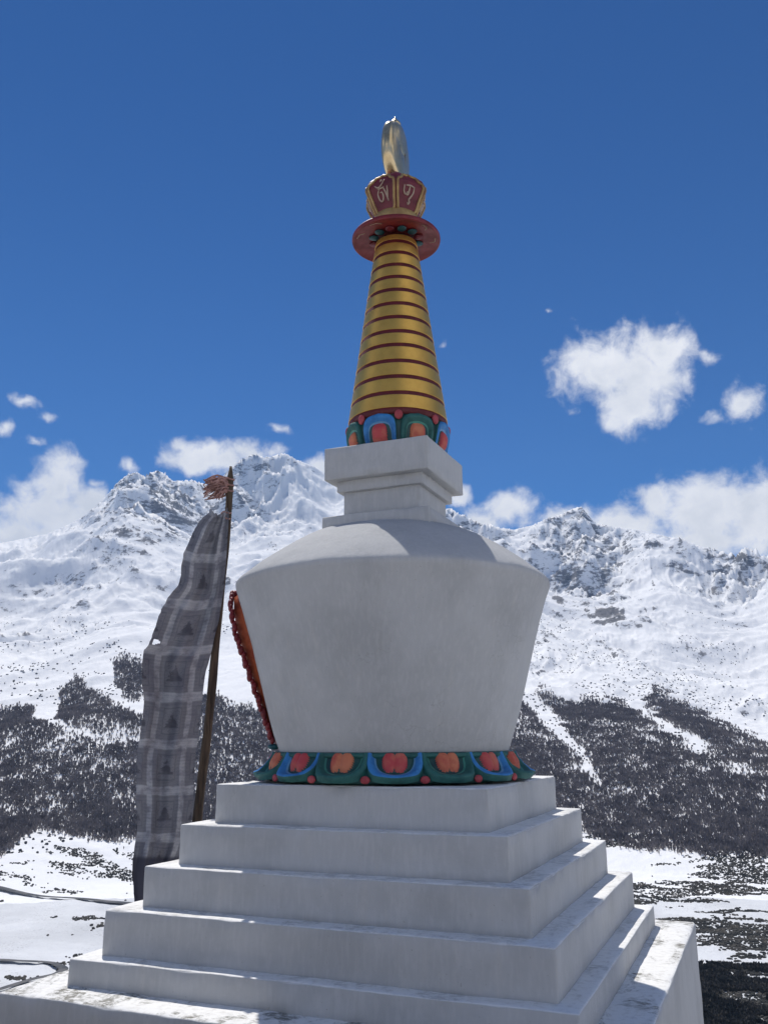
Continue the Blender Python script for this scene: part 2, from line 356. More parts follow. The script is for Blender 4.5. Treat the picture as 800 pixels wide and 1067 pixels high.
def forest_mask(P):
    px, py = toray(P); x, y = P[:, 0], P[:, 1]
    px = px+fbm(x/110, y/110, 4, 201)*9; py = py+fbm(x/80, y/80, 5, 207)*10+rng.normal(0, 2.2, len(x))
    m = (py > np.interp(px, tx, ty)) & (py < np.interp(px, bx, by))
    m |= ((px-136)/19)**2+((py-706)/22)**2 < 1
    for x0, y0, x1, y1, w0, w1 in ((635, 722, 732, 782, 5, 6), (549, 722, 585, 765, 9, 7), (585, 765, 625, 812, 7, 2), (40, 748, 104, 777, 5, 3), (104, 777, 146, 772, 3, 4), (660, 742, 700, 765, 2.5, 2), (712, 792, 745, 815, 2, 1)):
        d, t = seg(px, py, x0, y0, x1, y1); m &= d > (w0+(w1-w0)*t)
    dens = .80+.95*fbm(x/32, y/32, 5, 211)+.45*fbm(x/170, y/170, 3, 215)
    return m & (rng.uniform(0, 1, len(x)) < dens)
P, a, r = sample_terrain(560000, R(-42), R(42), 760, 2300, .3)
keep = forest_mask(P); P = P[keep]; print('trees', len(P))
def scatter(name, P, size, hgt, mat, nblade=4, label='', cat='', spread=.5, lump=False):
    n = len(P); V = []; F = []
    sz = size*rng.uniform(.6, 1.35, n); ht = hgt*rng.uniform(.55, 1.3, n)
    if not lump:                                    # bushy bare tree: a fan of narrow twigs rising from one foot
        b = nblade; ang = rng.uniform(0, 2*np.pi, (n, b)); rad = sz[:, None]*rng.uniform(.25, 1, (n, b))*.5
        top = P[:, None]+np.stack([np.cos(ang)*rad, np.sin(ang)*rad, ht[:, None]*rng.uniform(.6, 1.05, (n, b))], -1)
        wd = (sz*.13)[:, None]*rng.uniform(.7, 1.5, (n, b)); pa = ang+np.pi/2+rng.uniform(-.6, .6, (n, b))
        side = np.stack([np.cos(pa)*wd, np.sin(pa)*wd, wd*0], -1)
        midp = P[:, None]*.45+top*.55
        foot_ = P[:, None]+np.stack([0*ang, 0*ang, 0*ang-.6], -1)
        V = np.stack([foot_, midp-side, top, midp+side], 2).reshape(-1, 3)
        F = np.arange(n*b*4).reshape(-1, 4)
    else:                                           # low irregular lump, eight sided
        m_ = 7; ang = np.linspace(0, 2*np.pi, m_, endpoint=False)[None]+rng.uniform(0, 6, (n, 1))
        r1 = sz[:, None]*rng.uniform(.6, 1.25, (n, m_))*.5; r2 = r1*rng.uniform(.5, .85, (n, m_))
        z2 = ht[:, None]*rng.uniform(.6, 1.0, (n, m_))
        low = P[:, None]+np.stack([np.cos(ang)*r1, np.sin(ang)*r1, 0*r1-.35*ht[:, None]], -1)
        mid = P[:, None]+np.stack([np.cos(ang)*r2, np.sin(ang)*r2, z2], -1)
        tp = (P+np.stack([0*sz, 0*sz, ht*1.05], -1))[:, None]
        V = np.concatenate([low, mid, tp], 1).reshape(-1, 3)
        o = (np.arange(n)*(2*m_+1))[:, None]; j = np.arange(m_)[None]; j2 = (j+1) % m_
        F1 = np.stack([o+j, o+j2, o+m_+j2, o+m_+j], -1).reshape(-1, 4)
        F2 = np.stack([o+m_+j, o+m_+j2, o+2*m_+0*j, o+2*m_+0*j], -1).reshape(-1, 4)
        tri = np.concatenate([F1[:, [0, 1, 2]], F1[:, [0, 2, 3]], F2[:, [0, 1, 2]]]); F = tri
    ob = mesh_obj(name, V, F, mat, smooth=False)
    return tag(ob, label, cat, 'stuff')
scatter('forest', P, 4.8, 5.2, M_TREE, 4, 'dark leafless birch forest covering the lower mountain slopes', 'forest')
# ---- boulders and bushes dotted over the snow slopes
P, a, r = sample_terrain(90000, R(-40), R(40), 900, 4200, .0)
px, py = toray(P); cl = fbm(P[:, 0]/130, P[:, 1]/130, 5, 301); c2 = fbm(P[:, 0]/700, P[:, 1]/700, 3, 305)
ok = (cl+.5*c2+.14*np.exp(-((px-50)/80)**2-((py-680)/50)**2)+.16*np.exp(-((px-740)/60)**2-((py-690)/50)**2) > .39+rng.normal(0, .07, len(P))) & ~((px > 560) & (py > 800)) & (py < 890) & (rng.uniform(0, 1, len(P)) < .5)
P = P[ok]; rk = r[ok]; print('rocks', len(P))
o = scatter('boulders', P, 3.6, 1.5, M_ROCKS, label='dark boulders dotted over the snow slopes', cat='boulders', lump=True)
# ---- scrub on the valley floor
P, a, r = sample_terrain(260000, R(-36), R(36), 240, 1000, .5)
x, y = P[:, 0], P[:, 1]; px, py = toray(P)
ca, sa = math.cos(YAW), math.sin(YAW); lx = x*ca+y*sa; ly = -x*sa+y*ca       # across / along the valley
ln = 1-np.abs(fbm(lx/60+fbm(lx/40, ly/40, 3, 421), ly/34, 5, 411))*5.2
st = fbm(lx/80, ly/30, 5, 401)*.8+.30*fbm(lx/14, ly/8, 4, 405)+.26*np.clip(ln, 0, 1)
right = sstep(560, 680, px)
d = st-.50+.30*right+.35*sstep(955, 985, py)*sstep(690, 740, px)-.25*sstep(930, 880, py)*right*0
d = d+.34*np.exp(-((px-100)/45)**2-((py-(968-.12*(px-60)))/9)**2)+.30*np.exp(-((px-140)/40)**2-((py-915)/8)**2)+.2*np.exp(-((px-75)/60)**2-((py-905)/7)**2)
d = d-.5*np.exp(-((px-60)/80)**2-((py-948)/9)**2)
ok = d > rng.normal(.0, .05, len(P))
P = P[ok]; print('scrub', len(P))
scatter('scrub', P, 2.1, .75, M_SCRUB, label='dark juniper scrub and stones streaking the snowy valley floor', cat='scrub', lump=True)
# dense juniper on the near flank, lower right
P, a, r = sample_terrain(60000, R(14), R(34), 230, 560, .5)
px, py = toray(P)
ok = (py > 972+30*fbm(P[:, 0]/40, P[:, 1]/40, 4, 431)+(750-px)*.12) & (fbm(P[:, 0]/22, P[:, 1]/22, 5, 435) > -.16)
ok &= rng.uniform(0, 1, len(P)) < sstep(968, 1008, py+26*fbm(P[:, 0]/30+9, P[:, 1]/30, 4, 441))*1.2
P = P[ok]; print('juniper', len(P))
scatter('juniper_thicket', P, 3.4, 2.0, M_SCRUB, 8, label='dense dark juniper thicket below the right side of the plinth', cat='thicket', lump=False)
# ---- river ribbons on the valley floor
def ribbon(name, pts, w, label):
    pp = []
    for (x, y) in pts:
        v = ray(x, y); t = (VZ+1.2-CAM[2])/v[2]; q = CAM+v*t; pp.append(q)
    pp = np.array(pp); T = np.linspace(0, len(pp)-1, 90); c = np.stack([np.interp(T, np.arange(len(pp)), pp[:, i]) for i in range(3)], -1)
    for _ in range(6): c[1:-1] = (c[:-2]+2*c[1:-1]+c[2:])/4
    d = np.gradient(c, axis=0); nrm = np.stack([-d[:, 1], d[:, 0], 0*d[:, 0]], -1); nrm /= np.linalg.norm(nrm, axis=1)[:, None]
    ww = (w*(1+.45*fbm(T/3, T*0, 4, 7)))[:, None]
    rows = []
    for kx in np.linspace(-1, 1, 7):
        q = c+nrm*ww*kx
        rr_ = np.hypot(q[:, 0]-CAM[0], q[:, 1]-CAM[1]); aa = YAW-np.arctan2(-(q[:, 0]-CAM[0]), q[:, 1]-CAM[1])
        fa = np.interp(aa, da, np.arange(nA)).round().astype(int); fr = np.interp(rr_, rr, np.arange(nR)).round().astype(int)
        q[:, 2] = Z[fr, fa]+1.0-.5*abs(kx)
        rows.append(q)
    V = np.stack(rows, 0)
    # smooth level
    V[:, :, 2] = np.convolve(np.r_[np.full(6, V[:, :, 2].mean(0)[0]), V[:, :, 2].mean(0), np.full(6, V[:, :, 2].mean(0)[-1])], np.ones(13)/13, 'valid')[None]+.5
    o = mesh_obj(name, V.reshape(-1, 3), grid_faces(7, 90), M_RIVER); tag(o, label, 'river', 'structure')
ribbon('river', [(-160, 930), (-60, 928), (0, 931), (40, 935), (80, 938), (110, 943), (140, 945), (200, 948), (300, 945)], 3.8, 'grey river winding over the snowy valley floor')
ribbon('stream', [(-160, 1004), (-60, 1000), (0, 1000), (30, 1001), (55, 1003), (68, 1008), (60, 1014), (40, 1019), (20, 1025), (-20, 1036), (-80, 1045)], 2.5, 'narrow stream bending beside the plinth edge in the snow')

# ------------------------------------------------------------------ stupa
stupa = tag(empty('stupa', (0, 0, -3.6)), 'white stepped Buddhist stupa with banded gold spire, standing on a square plinth', 'stupa')
SHIFT = [0.0, 0.0]               # the mast stands a finger's width off the axis
def put(o):                      # keep world coordinates under an empty
    o.location = (-stupa.location[0]+SHIFT[0], -stupa.location[1]+SHIFT[1], -stupa.location[2]); return o
def n3(P, sc, s=0, o=3):
    t = 0; a = 1.; w = 0
    for k in range(o):
        t = t+a*vnoise(P[:, 0]*sc+k*5.1, P[:, 1]*sc-k*3.7, P[:, 2]*sc+k*2.2, s+k); w += a; a *= .5; sc *= 2.1
    return t/w
def slab(name, hx, hy, z0, z1, mat, rad=.014, amp=.004, parent=None, seed=0, cx=0, cy=0, step=.045, kind=None):
    H = np.array([hx, hy, (z1-z0)/2]); cen = np.array([cx, cy, (z0+z1)/2])
    def axis(h):
        n = max(3, int((2*(h-rad))/step)); inn = np.linspace(-(h-rad), h-rad, n)
        return np.r_[-h, -h+rad*.35, inn, h-rad*.35, h]
    ax = [axis(h) for h in H]; V = []; F = []; off = 0
    for d in range(3):
        u, v = [i for i in range(3) if i != d]
        for sg in (-1, 1):
            g0, g1 = np.meshgrid(ax[u], ax[v], indexing='ij'); q = np.zeros(g0.shape+(3,)); q[..., u] = g0; q[..., v] = g1; q[..., d] = sg*H[d]
            f = grid_faces(len(ax[u]), len(ax[v]))
            if (sg > 0) == (d != 1): f = f[:, ::-1]
            V.append(q.reshape(-1, 3)); F.append(f[:, ::-1]+off); off += q.size//3
    V = np.concatenate(V); F = np.concatenate(F)
    key = np.round(V*1e5).astype(np.int64); _, ui, inv = np.unique(key, axis=0, return_index=True, return_inverse=True)
    V = V[ui]; F = inv.ravel()[F]
    q = np.clip(V, -(H-rad), H-rad); dd = V-q; L = np.linalg.norm(dd, axis=1, keepdims=True); L[L == 0] = 1
    nd = dd/L; V = q+nd*rad
    W = V+cen
    edge = (np.sum(np.abs(nd) > .2, axis=1) > 1)
    V = W+nd*(n3(W, 3.2, seed)*amp+n3(W, 14, seed+9)*amp*.55)[:, None]-nd*(edge*np.clip(n3(W, 9, seed+5), 0, 1)*.014)[:, None]
    V += np.stack([n3(W*[0, 1, 1], 1.3, seed+20), n3(W*[1, 0, 1], 1.3, seed+23), n3(W*[1, 1, 0], 1.3, seed+26)], -1)*amp*1.1
    o = mesh_obj(name, V, F, mat, parent or stupa)
    return put(o) if (parent is None) else o
WS = [1.0, 1.1678, 1.329, 1.4995, 1.6384, 1.931]; ZT = [0, -.2636, -.5232, -.7806, -1.0553, -1.2177, -4.2]
for i in range(5):
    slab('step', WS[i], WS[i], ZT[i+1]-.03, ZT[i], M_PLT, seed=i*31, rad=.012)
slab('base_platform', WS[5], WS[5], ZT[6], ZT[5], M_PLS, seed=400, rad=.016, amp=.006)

def lathe(name, prof, mat, segs=96, cx=0, cy=0, amp=0, seed=0, parent=None, smooth=True, caps=True, midx=None, ph=0):
    prof = np.array(prof, dtype=float); t = np.linspace(0, 2*np.pi, segs, endpoint=False)+ph
    V = np.stack([cx+prof[:, 0:1]*np.cos(t), cy+prof[:, 0:1]*np.sin(t), np.repeat(prof[:, 1:2], segs, 1)], -1)
    F = grid_faces(len(prof), segs, True).tolist(); V = V.reshape(-1, 3)
    if caps: F.append(list(range(segs))[::-1]); F.append([(len(prof)-1)*segs+i for i in range(segs)])
    if amp:
        nd = V-np.array([cx, cy, 0]); nd[:, 2] = 0; nd /= np.linalg.norm(nd, axis=1, keepdims=True)+1e-9
        V = V+nd*(n3(V, 1.7, seed)*amp*1.4+n3(V, 9, seed+4)*amp*.4)[:, None]+np.array([0, 0, 1])*(n3(V, 2.5, seed+8)*amp*.8)[:, None]
    o = mesh_obj(name, V, F, mat, parent or stupa, smooth)
    if midx is not None:
        pass
    return put(o) if parent is None else o
def resample(pr, n):
    pr = np.array(pr, float); d = np.r_[0, np.cumsum(np.hypot(*np.diff(pr, axis=0).T))]
    # Catmull-Rom through points
    T = np.linspace(0, len(pr)-1, n); i = np.minimum(T.astype(int), len(pr)-2); f = (T-i)[:, None]
    g = lambda k: pr[np.clip(k, 0, len(pr)-1)]
    p0, p1, p2, p3 = g(i-1), g(i), g(i+1), g(i+2)
    return .5*((2*p1)+(-p0+p2)*f+(2*p0-5*p1+4*p2-p3)*f**2+(-p0+3*p1-3*p2+p3)*f**3)
BX, BY = -.035, 0.0
bowl_prof = [(.872, .17), (.885, .215), (.935, .36), (.995, .56), (1.06, .80), (1.13, 1.06), (1.20, 1.30), (1.243, 1.43), (1.258, 1.478), (1.250, 1.512), (1.20, 1.560), (1.08, 1.655), (.92, 1.765), (.74, 1.87), (.58, 1.93), (.40, 1.955), (.2, 1.96)]
bowl = lathe('dome', resample(bowl_prof, 90), M_PL, 144, BX, BY, .008, 5)
def rbowl(z): return np.interp(z, [p[1] for p in bowl_prof[:9]], [p[0] for p in bowl_prof[:9]])
# harmika: plinth, neck, corbel, block
harm = slab('harmika_neck', .328, .328, 1.93, 2.27, M_PL, rad=.008, amp=.003, seed=71)
slab('harmika_plinth', .458, .458, 1.90, 2.03, M_PL, rad=.010, amp=.003, seed=72)
slab('harmika_corbel', .370, .370, 2.245, 2.345, M_PL, rad=.010, amp=.003, seed=73)
slab('harmika_block', .446, .446, 2.334, 2.605, M_PL, rad=.010, amp=.003, seed=74)

# lotus petals
def petal(name, th, half, prof, cols, expo, parent, cx=0, cy=0, flip=False, heart=.5, hv=.3, thick=.03, lob=True):
    """prof(v)->(r,z,nr,nz) from attachment (v=0) to tip (v=1)."""
    nr_, na = 40, 81
    rho = np.linspace(0, 1, nr_); phi = np.linspace(0, np.pi, na)
    V = []; 
    for a in rho:
        cu = np.sign(np.cos(phi))*np.abs(np.cos(phi))**(2/expo); su = np.abs(np.sin(phi))**(2/expo)
        u = a*cu; v = a*su
        # slight point in the middle of the tip, as on carved lotus petals
        v = v*(1+.05*np.exp(-(u/.22)**2)*a)
        rimb = np.exp(-((a-.84)/.13)**2)*thick*1.0
        # heart, two lobes
        hu = u/heart; hvv = (v-hv)/(heart*.8)
        hb = np.clip(1-((np.abs(np.abs(hu)-.42)/.62)**2.2 if lob else np.abs(hu)**4)-np.abs(hvv)**(2.2 if lob else 4)*.9, 0, 1)**.5*thick*1.15
        edge = -thick*1.3*sstep(.93, 1.0, a)
        h = rimb+hb+edge-.010*np.exp(-((a-.6)/.12)**2)
        for j in range(na):
            r_, z_, n_r, n_z = prof(v[j]); ang = th+u[j]*half
            r2 = r_+n_r*h[j]; z2 = z_+n_z*h[j]
            V.append((cx+r2*math.cos(ang), cy+r2*math.sin(ang), z2))
    F = grid_faces(nr_, na); mi = []
    for (i, j, *_r) in [(k//na, k % na) for k in F[:, 0]]:
        a = (i+.5)/(nr_-1); cu = np.sign(math.cos(phi[j]))*abs(math.cos(phi[j]))**(2/expo); su = abs(math.sin(phi[j]))**(2/expo)
        u = a*cu/heart; v = (a*su-hv)/(heart*.8)
        inh = ((abs(abs(u)-.42)/.62)**2.2 if lob else abs(u)**4)+abs(v)**(2.2 if lob else 4)*.9 < .97
        mi.append(2 if inh else (3 if a > .93 else (0 if a > .68 else (4 if a > .63 else 1))))
    cols = cols+[M_GREEN, M_PALE if cols[0] is M_BLUE else M_GREEN2]
    if flip: F = F[:, ::-1]
    return mesh_obj(name, V, F.tolist(), cols, parent, True, mi)
def sphere_v(c, rx, ry, rz, n=12, m=16, yaw=0):
    th = np.linspace(0, np.pi, n); ph = np.linspace(0, 2*np.pi, m, endpoint=False)
    x = np.outer(np.sin(th), np.cos(ph))*rx; y = np.outer(np.sin(th), np.sin(ph))*ry; z = np.outer(np.cos(th), np.ones(m))*rz
    X_ = x*math.cos(yaw)-y*math.sin(yaw); Y_ = x*math.sin(yaw)+y*math.cos(yaw)
    return np.stack([X_+c[0], Y_+c[1], z+c[2]], -1).reshape(-1, 3), grid_faces(n, m, True)[:, ::-1]
def ball(name, c, r3, mat, parent, yaw=0):
    V, F = sphere_v(c, *r3, yaw=yaw); return mesh_obj(name, V, F.tolist(), mat, parent)
LB = lathe('lotus_base', resample([(.93, .003), (1.0, .02), (1.0, .05), (.95, .12), (.915, .17), (.915, .20), (.90, .215), (.87, .215)], 24), M_DGREEN, 96, BX, BY, 0)
LB.data.materials[0] = M_DGREEN
pb_r = [(.915, .196), (.935, .155), (.972, .105), (1.025, .062), (1.085, .040)]
def prof_base(v):
    t = np.clip(v, 0, 1.1)*4; r_ = np.interp(t, range(5), [p[0] for p in pb_r]); z_ = np.interp(t, range(5), [p[1] for p in pb_r]); return r_, z_, .75, .66
for i in range(16):
    th = R(22.5*i)
    cols = [M_GREEN, M_DGREEN, M_ORANGE] if i % 2 == 0 else [M_BLUE, M_DGREEN, M_RED]
    petal('lotus_petal', th, R(12.6), prof_base, cols, 2.6, LB, BX, BY, heart=.40, hv=.24, thick=.030)
    t2 = th+R(11.25); ball('lotus_bud', (BX+1.022*math.cos(t2), BY+1.022*math.sin(t2), .040), (.016, .034, .026), M_PINK, LB, t2)
lathe('lotus_rim', resample([(.90, .170), (.925, .18), (.935, .195), (.925, .210), (.89, .216)], 12), M_GREEN, 96, BX, BY, .002, 9, parent=LB)

# spire
SHIFT[:] = [.020, .008]
SP = lathe('spire', [(.36, 2.60), (.36, 2.85), (.426, 2.85), (.418, 2.885), (.184, 4.60), (.15, 4.64)], M_GROOVE, 96)
zr = [2.900, 3.052, 3.202, 3.350, 3.503, 3.636, 3.775, 3.912, 4.050, 4.182, 4.310, 4.438, 4.558, 4.645]
def rsp(z): return .424+(z-2.865)*(.190-.424)/(4.558-2.865)
for i in range(13):
    z0 = zr[i]; z1 = zr[i+1]-.036
    r0 = rsp(z0)+.003; r1 = rsp(z1)+.003
    pr = [(r0-.02, z0), (r0-.0008, z0), (r0, z0+.0012), (r0-.0003, z0+.0024), (r0-.0006, z0+.0045)]+[(r0+(r1-r0)*t, z0+(z1-z0)*t) for t in (.1, .3, .6, .9, .97)]+[(r1, z1-.0012), (r1-.001, z1), (r1-.03, z1+.0005)]
    lathe('gold_band', pr, M_GOLD, 96, 0, 0, .0005, 40+i, parent=SP)
UL = lathe('spire_lotus', resample([(.32, 2.602), (.37, 2.61), (.395, 2.68), (.408, 2.76), (.40, 2.84), (.39, 2.865), (.36, 2.866)], 24), M_DGREEN, 64)
pu = [(.365, 2.610), (.392, 2.655), (.410, 2.73), (.416, 2.80), (.410, 2.862)]
def prof_up(v):
    t = np.clip(v, 0, 1.08)*4; return np.interp(t, range(5), [p[0] for p in pu]), np.interp(t, range(5), [p[1] for p in pu]), 1., 0.
for i in range(8):
    th = R(45*i); cols = [M_BLUE, M_DGREEN, M_RED] if i % 2 == 0 else [M_GREEN, M_DGREEN, M_ORANGE]
    petal('lotus_petal', th, R(21.3), prof_up, cols, 4.2, UL, heart=.44, hv=.28, thick=.026, flip=True, lob=False)
    t2 = th+R(22.5); ball('lotus_bud', (.425*math.cos(t2), .425*math.sin(t2), 2.835), (.022, .034, .042), M_PINK, UL, t2)

# umbrella disc
UD = lathe('umbrella_disc', [(.15, 4.672), (.20, 4.668), (.30, 4.655), (.374, 4.640), (.386, 4.632), (.394, 4.636), (.398, 4.650), (.396, 4.668), (.388, 4.680), (.30, 4.700), (.19, 4.715), (.15, 4.715)], M_CRIM, 96)
def tubeline(name, pts, rad, mat, parent, segs=8, flat=1.):
    pts = np.array(pts, float); n = len(pts); V = []; F = []
    T = np.gradient(pts, axis=0); T /= np.linalg.norm(T, axis=1, keepdims=True)+1e-9
    up = np.array([.3, .2, 1.]); rad = np.broadcast_to(rad, (n,))
    for i in range(n):
        a = np.cross(T[i], up); a /= np.linalg.norm(a); b = np.cross(T[i], a)
        for k_ in range(segs):
            w_ = 2*np.pi*k_/segs; V.append(pts[i]+rad[i]*(a*math.cos(w_)+b*math.sin(w_)))
    F = grid_faces(n, segs, True).tolist(); F.append(list(range(segs))[::-1]); F.append([(n-1)*segs+i for i in range(segs)])
    return V, F
def join(parts):
    V = []; F = []
    for v, f in parts:
        o = len(V); V += [tuple(p) for p in v]; F += [[q+o for q in (fa.tolist() if hasattr(fa, 'tolist') else fa)] for fa in f]
    return V, F
for i in range(12):                                  # painted petals round the collar below the disc
    th = R(30*i+6); 
    V, F = sphere_v((.205*math.cos(th), .205*math.sin(th), 4.655), .045, .040, .014, yaw=th)
    mesh_obj('collar_petal', V, F.tolist(), M_TEAL if i % 3 else M_MAROON, UD)
cp = []
for i in (0, 3, 5, 6, 8):                            # pale scrollwork painted near the rim of the disc's underside
    th = R(40*i+12)
    pts = []
    for t in np.linspace(0, 1, 14):
        a = th+R(16)*t; r_ = .338+.022*math.sin(t*math.pi*1.6)+(.012*math.cos(t*9)); z_ = np.interp(r_, [.30, .374], [4.655, 4.640])-.001
        pts.append((r_*math.cos(a), r_*math.sin(a), z_))
    V, F = tubeline('', pts, .0035, None, None, 6); mesh_obj('painted_scroll', V, F, M_CREAM, UD)
# cushion and crown
lathe('crown_cushion', resample([(.16, 4.70), (.19, 4.715), (.205, 4.76), (.212, 4.82), (.205, 4.86), (.19, 4.875), (.15, 4.878)], 20), M_DGOLD, 64)
cr_prof = [(.165, 4.83), (.195, 4.84), (.230, 4.91), (.270, 5.00), (.302, 5.07), (.300, 5.11), (.270, 5.17), (.225, 5.215), (.16, 5.22)]
A0 = math.atan2(-6.6153, 2.656)                      # a crown edge faces this way
CR = lathe('crown', cr_prof, M_MAROON, 6, smooth=False, ph=A0)
om = [[(-.55, .70), (-.30, .62), (.0, .66), (.28, .84)], [(-.10, .80), (-.02, .86), (.06, .82)], [(-.20, .56), (-.42, .44), (-.36, .26), (-.12, .20), (.06, .32), (-.02, .46), (-.22, .46)], [(-.35, .58), (.05, .58), (.22, .60)], [(.16, .58), (.34, .40), (.52, .16)], [(.50, .60), (.50, .40), (.44, .22)]]
ah = [[(-.50, .62), (-.52, .44), (-.32, .36), (-.16, .46)], [(-.36, .62), (.0, .64), (.30, .62)], [(-.02, .62), (-.08, .40), (-.22, .34)], [(.34, .64), (.36, .46), (.20, .32), (.06, .24), (.16, .16), (.04, .10), (-.04, .16)]]
for f in range(6):
    a0 = A0+f*math.pi/3; a1 = a0+math.pi/3
    def fp(u, v, off=.0):                            # u across the face -1..1, v up 0..1
        z_ = 4.85+v*.35; r_ = np.interp(z_, [p[1] for p in cr_prof], [p[0] for p in cr_prof])
        p0 = np.array([r_*math.cos(a0), r_*math.sin(a0), z_]); p1 = np.array([r_*math.cos(a1), r_*math.sin(a1), z_])
        am = (a0+a1)/2; return p0*(.5-u/2)+p1*(.5+u/2)+np.array([math.cos(am), math.sin(am), .0])*off
    ol = [(-.82, .03), (-.86, .3), (-.88, .55), (-.84, .72), (-.62, .80), (-.48, .92), (-.2, .93), (0, 1.0), (.2, .93), (.48, .92), (.62, .80), (.84, .72), (.88, .55), (.86, .3), (.82, .03), (0, .02), (-.82, .03)]
    ol = resample(ol, 80)
    V, F = tubeline('', [fp(u, v, .003) for u, v in ol], .0125, None, None, 8)
    mesh_obj('crown_outline', V, F, M_DGOLD, CR)
    gl = []
    for st in (ah if f % 2 == 0 else om):
        st = resample(st, 26); nn_ = len(st); rad = .0068*(.45+.75*np.sin(np.linspace(.25, 2.9, nn_)))
        gl.append(tubeline('', [fp(u*.78, .10+v*.80, .003) for u, v in st], rad, None, None, 6))
    V, F = join(gl); mesh_obj('seed_syllable', V, F, M_CREAM, CR)
# finial: crescent moon cradling a sun disc with a flame tip, set edge-on to the camera
FN = lathe('finial', resample([(.10, 5.20), (.115, 5.215), (.07, 5.24), (.06, 5.27), (.08, 5.29)], 14), M_BRASS, 40)
def shell(name, outline, thick, mat, parent, power=2.2, c=(0, 0)):
    """bulging metal plate in the Y-Z plane; outline from (y,z); thickness along X"""
    ol = resample(outline+[outline[0]], 72)[:-1]; cy_, cz_ = c
    V = []; ks = np.linspace(-1, 1, 13)
    for k_ in ks:
        sc = (1-abs(k_)**power)**(1/power)*.55+.45 if abs(k_) < 1 else .45
        for y, z in ol: V.append((k_*thick*(1), cy_+(y-cy_)*sc, cz_+(z-cz_)*sc))
    F = grid_faces(13, len(ol), True).tolist(); n = len(ol); F.append(list(range(n))[::-1]); F.append([12*n+i for i in range(n)])
    return mesh_obj(name, V, F, mat, parent)
shell('crescent', [(0, 5.225), (.12, 5.27), (.205, 5.38), (.235, 5.53), (.21, 5.70), (.165, 5.79), (.15, 5.70), (.10, 5.60), (0, 5.56), (-.10, 5.60), (-.15, 5.70), (-.165, 5.79), (-.21, 5.70), (-.235, 5.53), (-.205, 5.38), (-.12, 5.27)], .075, M_BRASS, FN, 2.6, (0, 5.5))
shell('sun_disc', [(.172*math.cos(t), 5.68+.185*math.sin(t)) for t in np.linspace(0, 2*np.pi, 17)[:-1]], .082, M_BRASS, FN, 2.4, (0, 5.68))
lathe('flame_tip', resample([(.03, 5.83), (.055, 5.86), (.048, 5.89), (.022, 5.92), (.006, 5.955)], 16), M_BRASS, 24, parent=FN)
slab('finial_clip', .035, .035, 5.205, 5.255, M_BRASS, rad=.006, amp=.001, parent=FN, cx=.10, cy=.06, step=.02)

# niche on the far left side of the dome
SHIFT[:] = [0., 0.]
NC = empty('niche', (0, 0, 0)); NC.parent = stupa; put(NC)
def arch(zz):       # half angle of the niche outline at height z
    return np.interp(zz, [.26, .30, .9, 1.15, 1.30, 1.40, 1.47], [R(28), R(30), R(31), R(31), R(30), R(27), R(20)])
zz = np.linspace(.26, 1.45, 40); uu = np.linspace(-1, 1, 25); V = []
for z_ in zz:
    h_ = arch(z_)
    for u in uu:
        th = math.pi+u*h_; pr_ = rbowl(z_)+np.interp(z_, [.26, .5, .9, 1.1, 1.3, 1.45], [.012, .030, .070, .095, .080, .045])*(1-abs(u)**24)+(-.02 if abs(u) > .999 else 0); V.append((BX+pr_*math.cos(th), BY+pr_*math.sin(th), z_))
mesh_obj('niche_panel', V, grid_faces(40, 25)[:, ::-1].tolist(), M_TERRA, NC)
parts = []
path = [(-1, z_) for z_ in np.arange(.30, 1.465, .034)]
for sg in (-1, 1):
    for i, (_, z_) in enumerate(path):
        th = math.pi+sg*(arch(z_)-R(1)); r_ = rbowl(z_)+np.interp(z_, [.26, .5, .9, 1.1, 1.3, 1.45], [.012, .030, .070, .095, .080, .045])+.012+.006*math.sin(i*1.9)
        big_ = .027+.005*math.sin(i*2.3)
        parts.append(sphere_v((BX+r_*math.cos(th), BY+r_*math.sin(th), z_), big_*.75, .042, big_*1.25, 9, 12, th))
for k_ in np.linspace(-1, 1, 27):
    th = math.pi+k_*R(20); r_ = rbowl(1.45)+.052; parts.append(sphere_v((BX+r_*math.cos(th), BY+r_*math.sin(th), 1.455+.045*(1-k_*k_)), .028, .036, .036, 9, 12, th))
V, F = join(parts); mesh_obj('scalloped_border', V, F, M_CRIM, NC)
for sg in (-1, 1):
    V, F = sphere_v((BX+(rbowl(.24)+.035)*math.cos(math.pi+sg*R(29)), BY+(rbowl(.24)+.035)*math.sin(math.pi+sg*R(29)), .25), .05, .05, .022, 9, 12, 0); mesh_obj('niche_foot', V, F.tolist(), M_TEAL, NC)

# ------------------------------------------------------------------ prayer flag on a leaning pole
def at(x, y, hd):       # point on the photograph's line of sight at horizontal distance hd
    v = ray(x, y); return CAM+v*hd/math.hypot(v[0], v[1])
HD = 8.55
ptop = at(240.5, 486, HD); pbot0 = at(207.5, 858, HD); dr = (pbot0-ptop)/(ptop[2]-pbot0[2]); pbot = pbot0+dr*(pbot0[2]+4.3)
FL = tag(empty('prayer_flag', tuple(pbot)), 'tall grey printed prayer flag on a leaning wooden pole left of the stupa', 'prayer flag')
def pf(o): o.location = tuple(-pbot); return o
def mat_wood():
    t = NT('weathered_pole_wood'); p = t.co('Object'); n = t.noise(30, 6, .65, t.scale(p, (1, 1, .08)))
    t.col(t.mix(t.rng(n, .35, .68), (.035, .025, .018), (.12, .085, .055))); t.rough(.9); t.bump(n, .8, .01); return t.m
M_WOOD = mat_wood()
tt = np.linspace(0, 1, 60); pc = ptop[None]+(pbot-ptop)[None]*tt[:, None]
pc[:, 0] += .012*np.sin(tt*9)+.008*np.sin(tt*23); pc[:, 1] += .01*np.sin(tt*11)
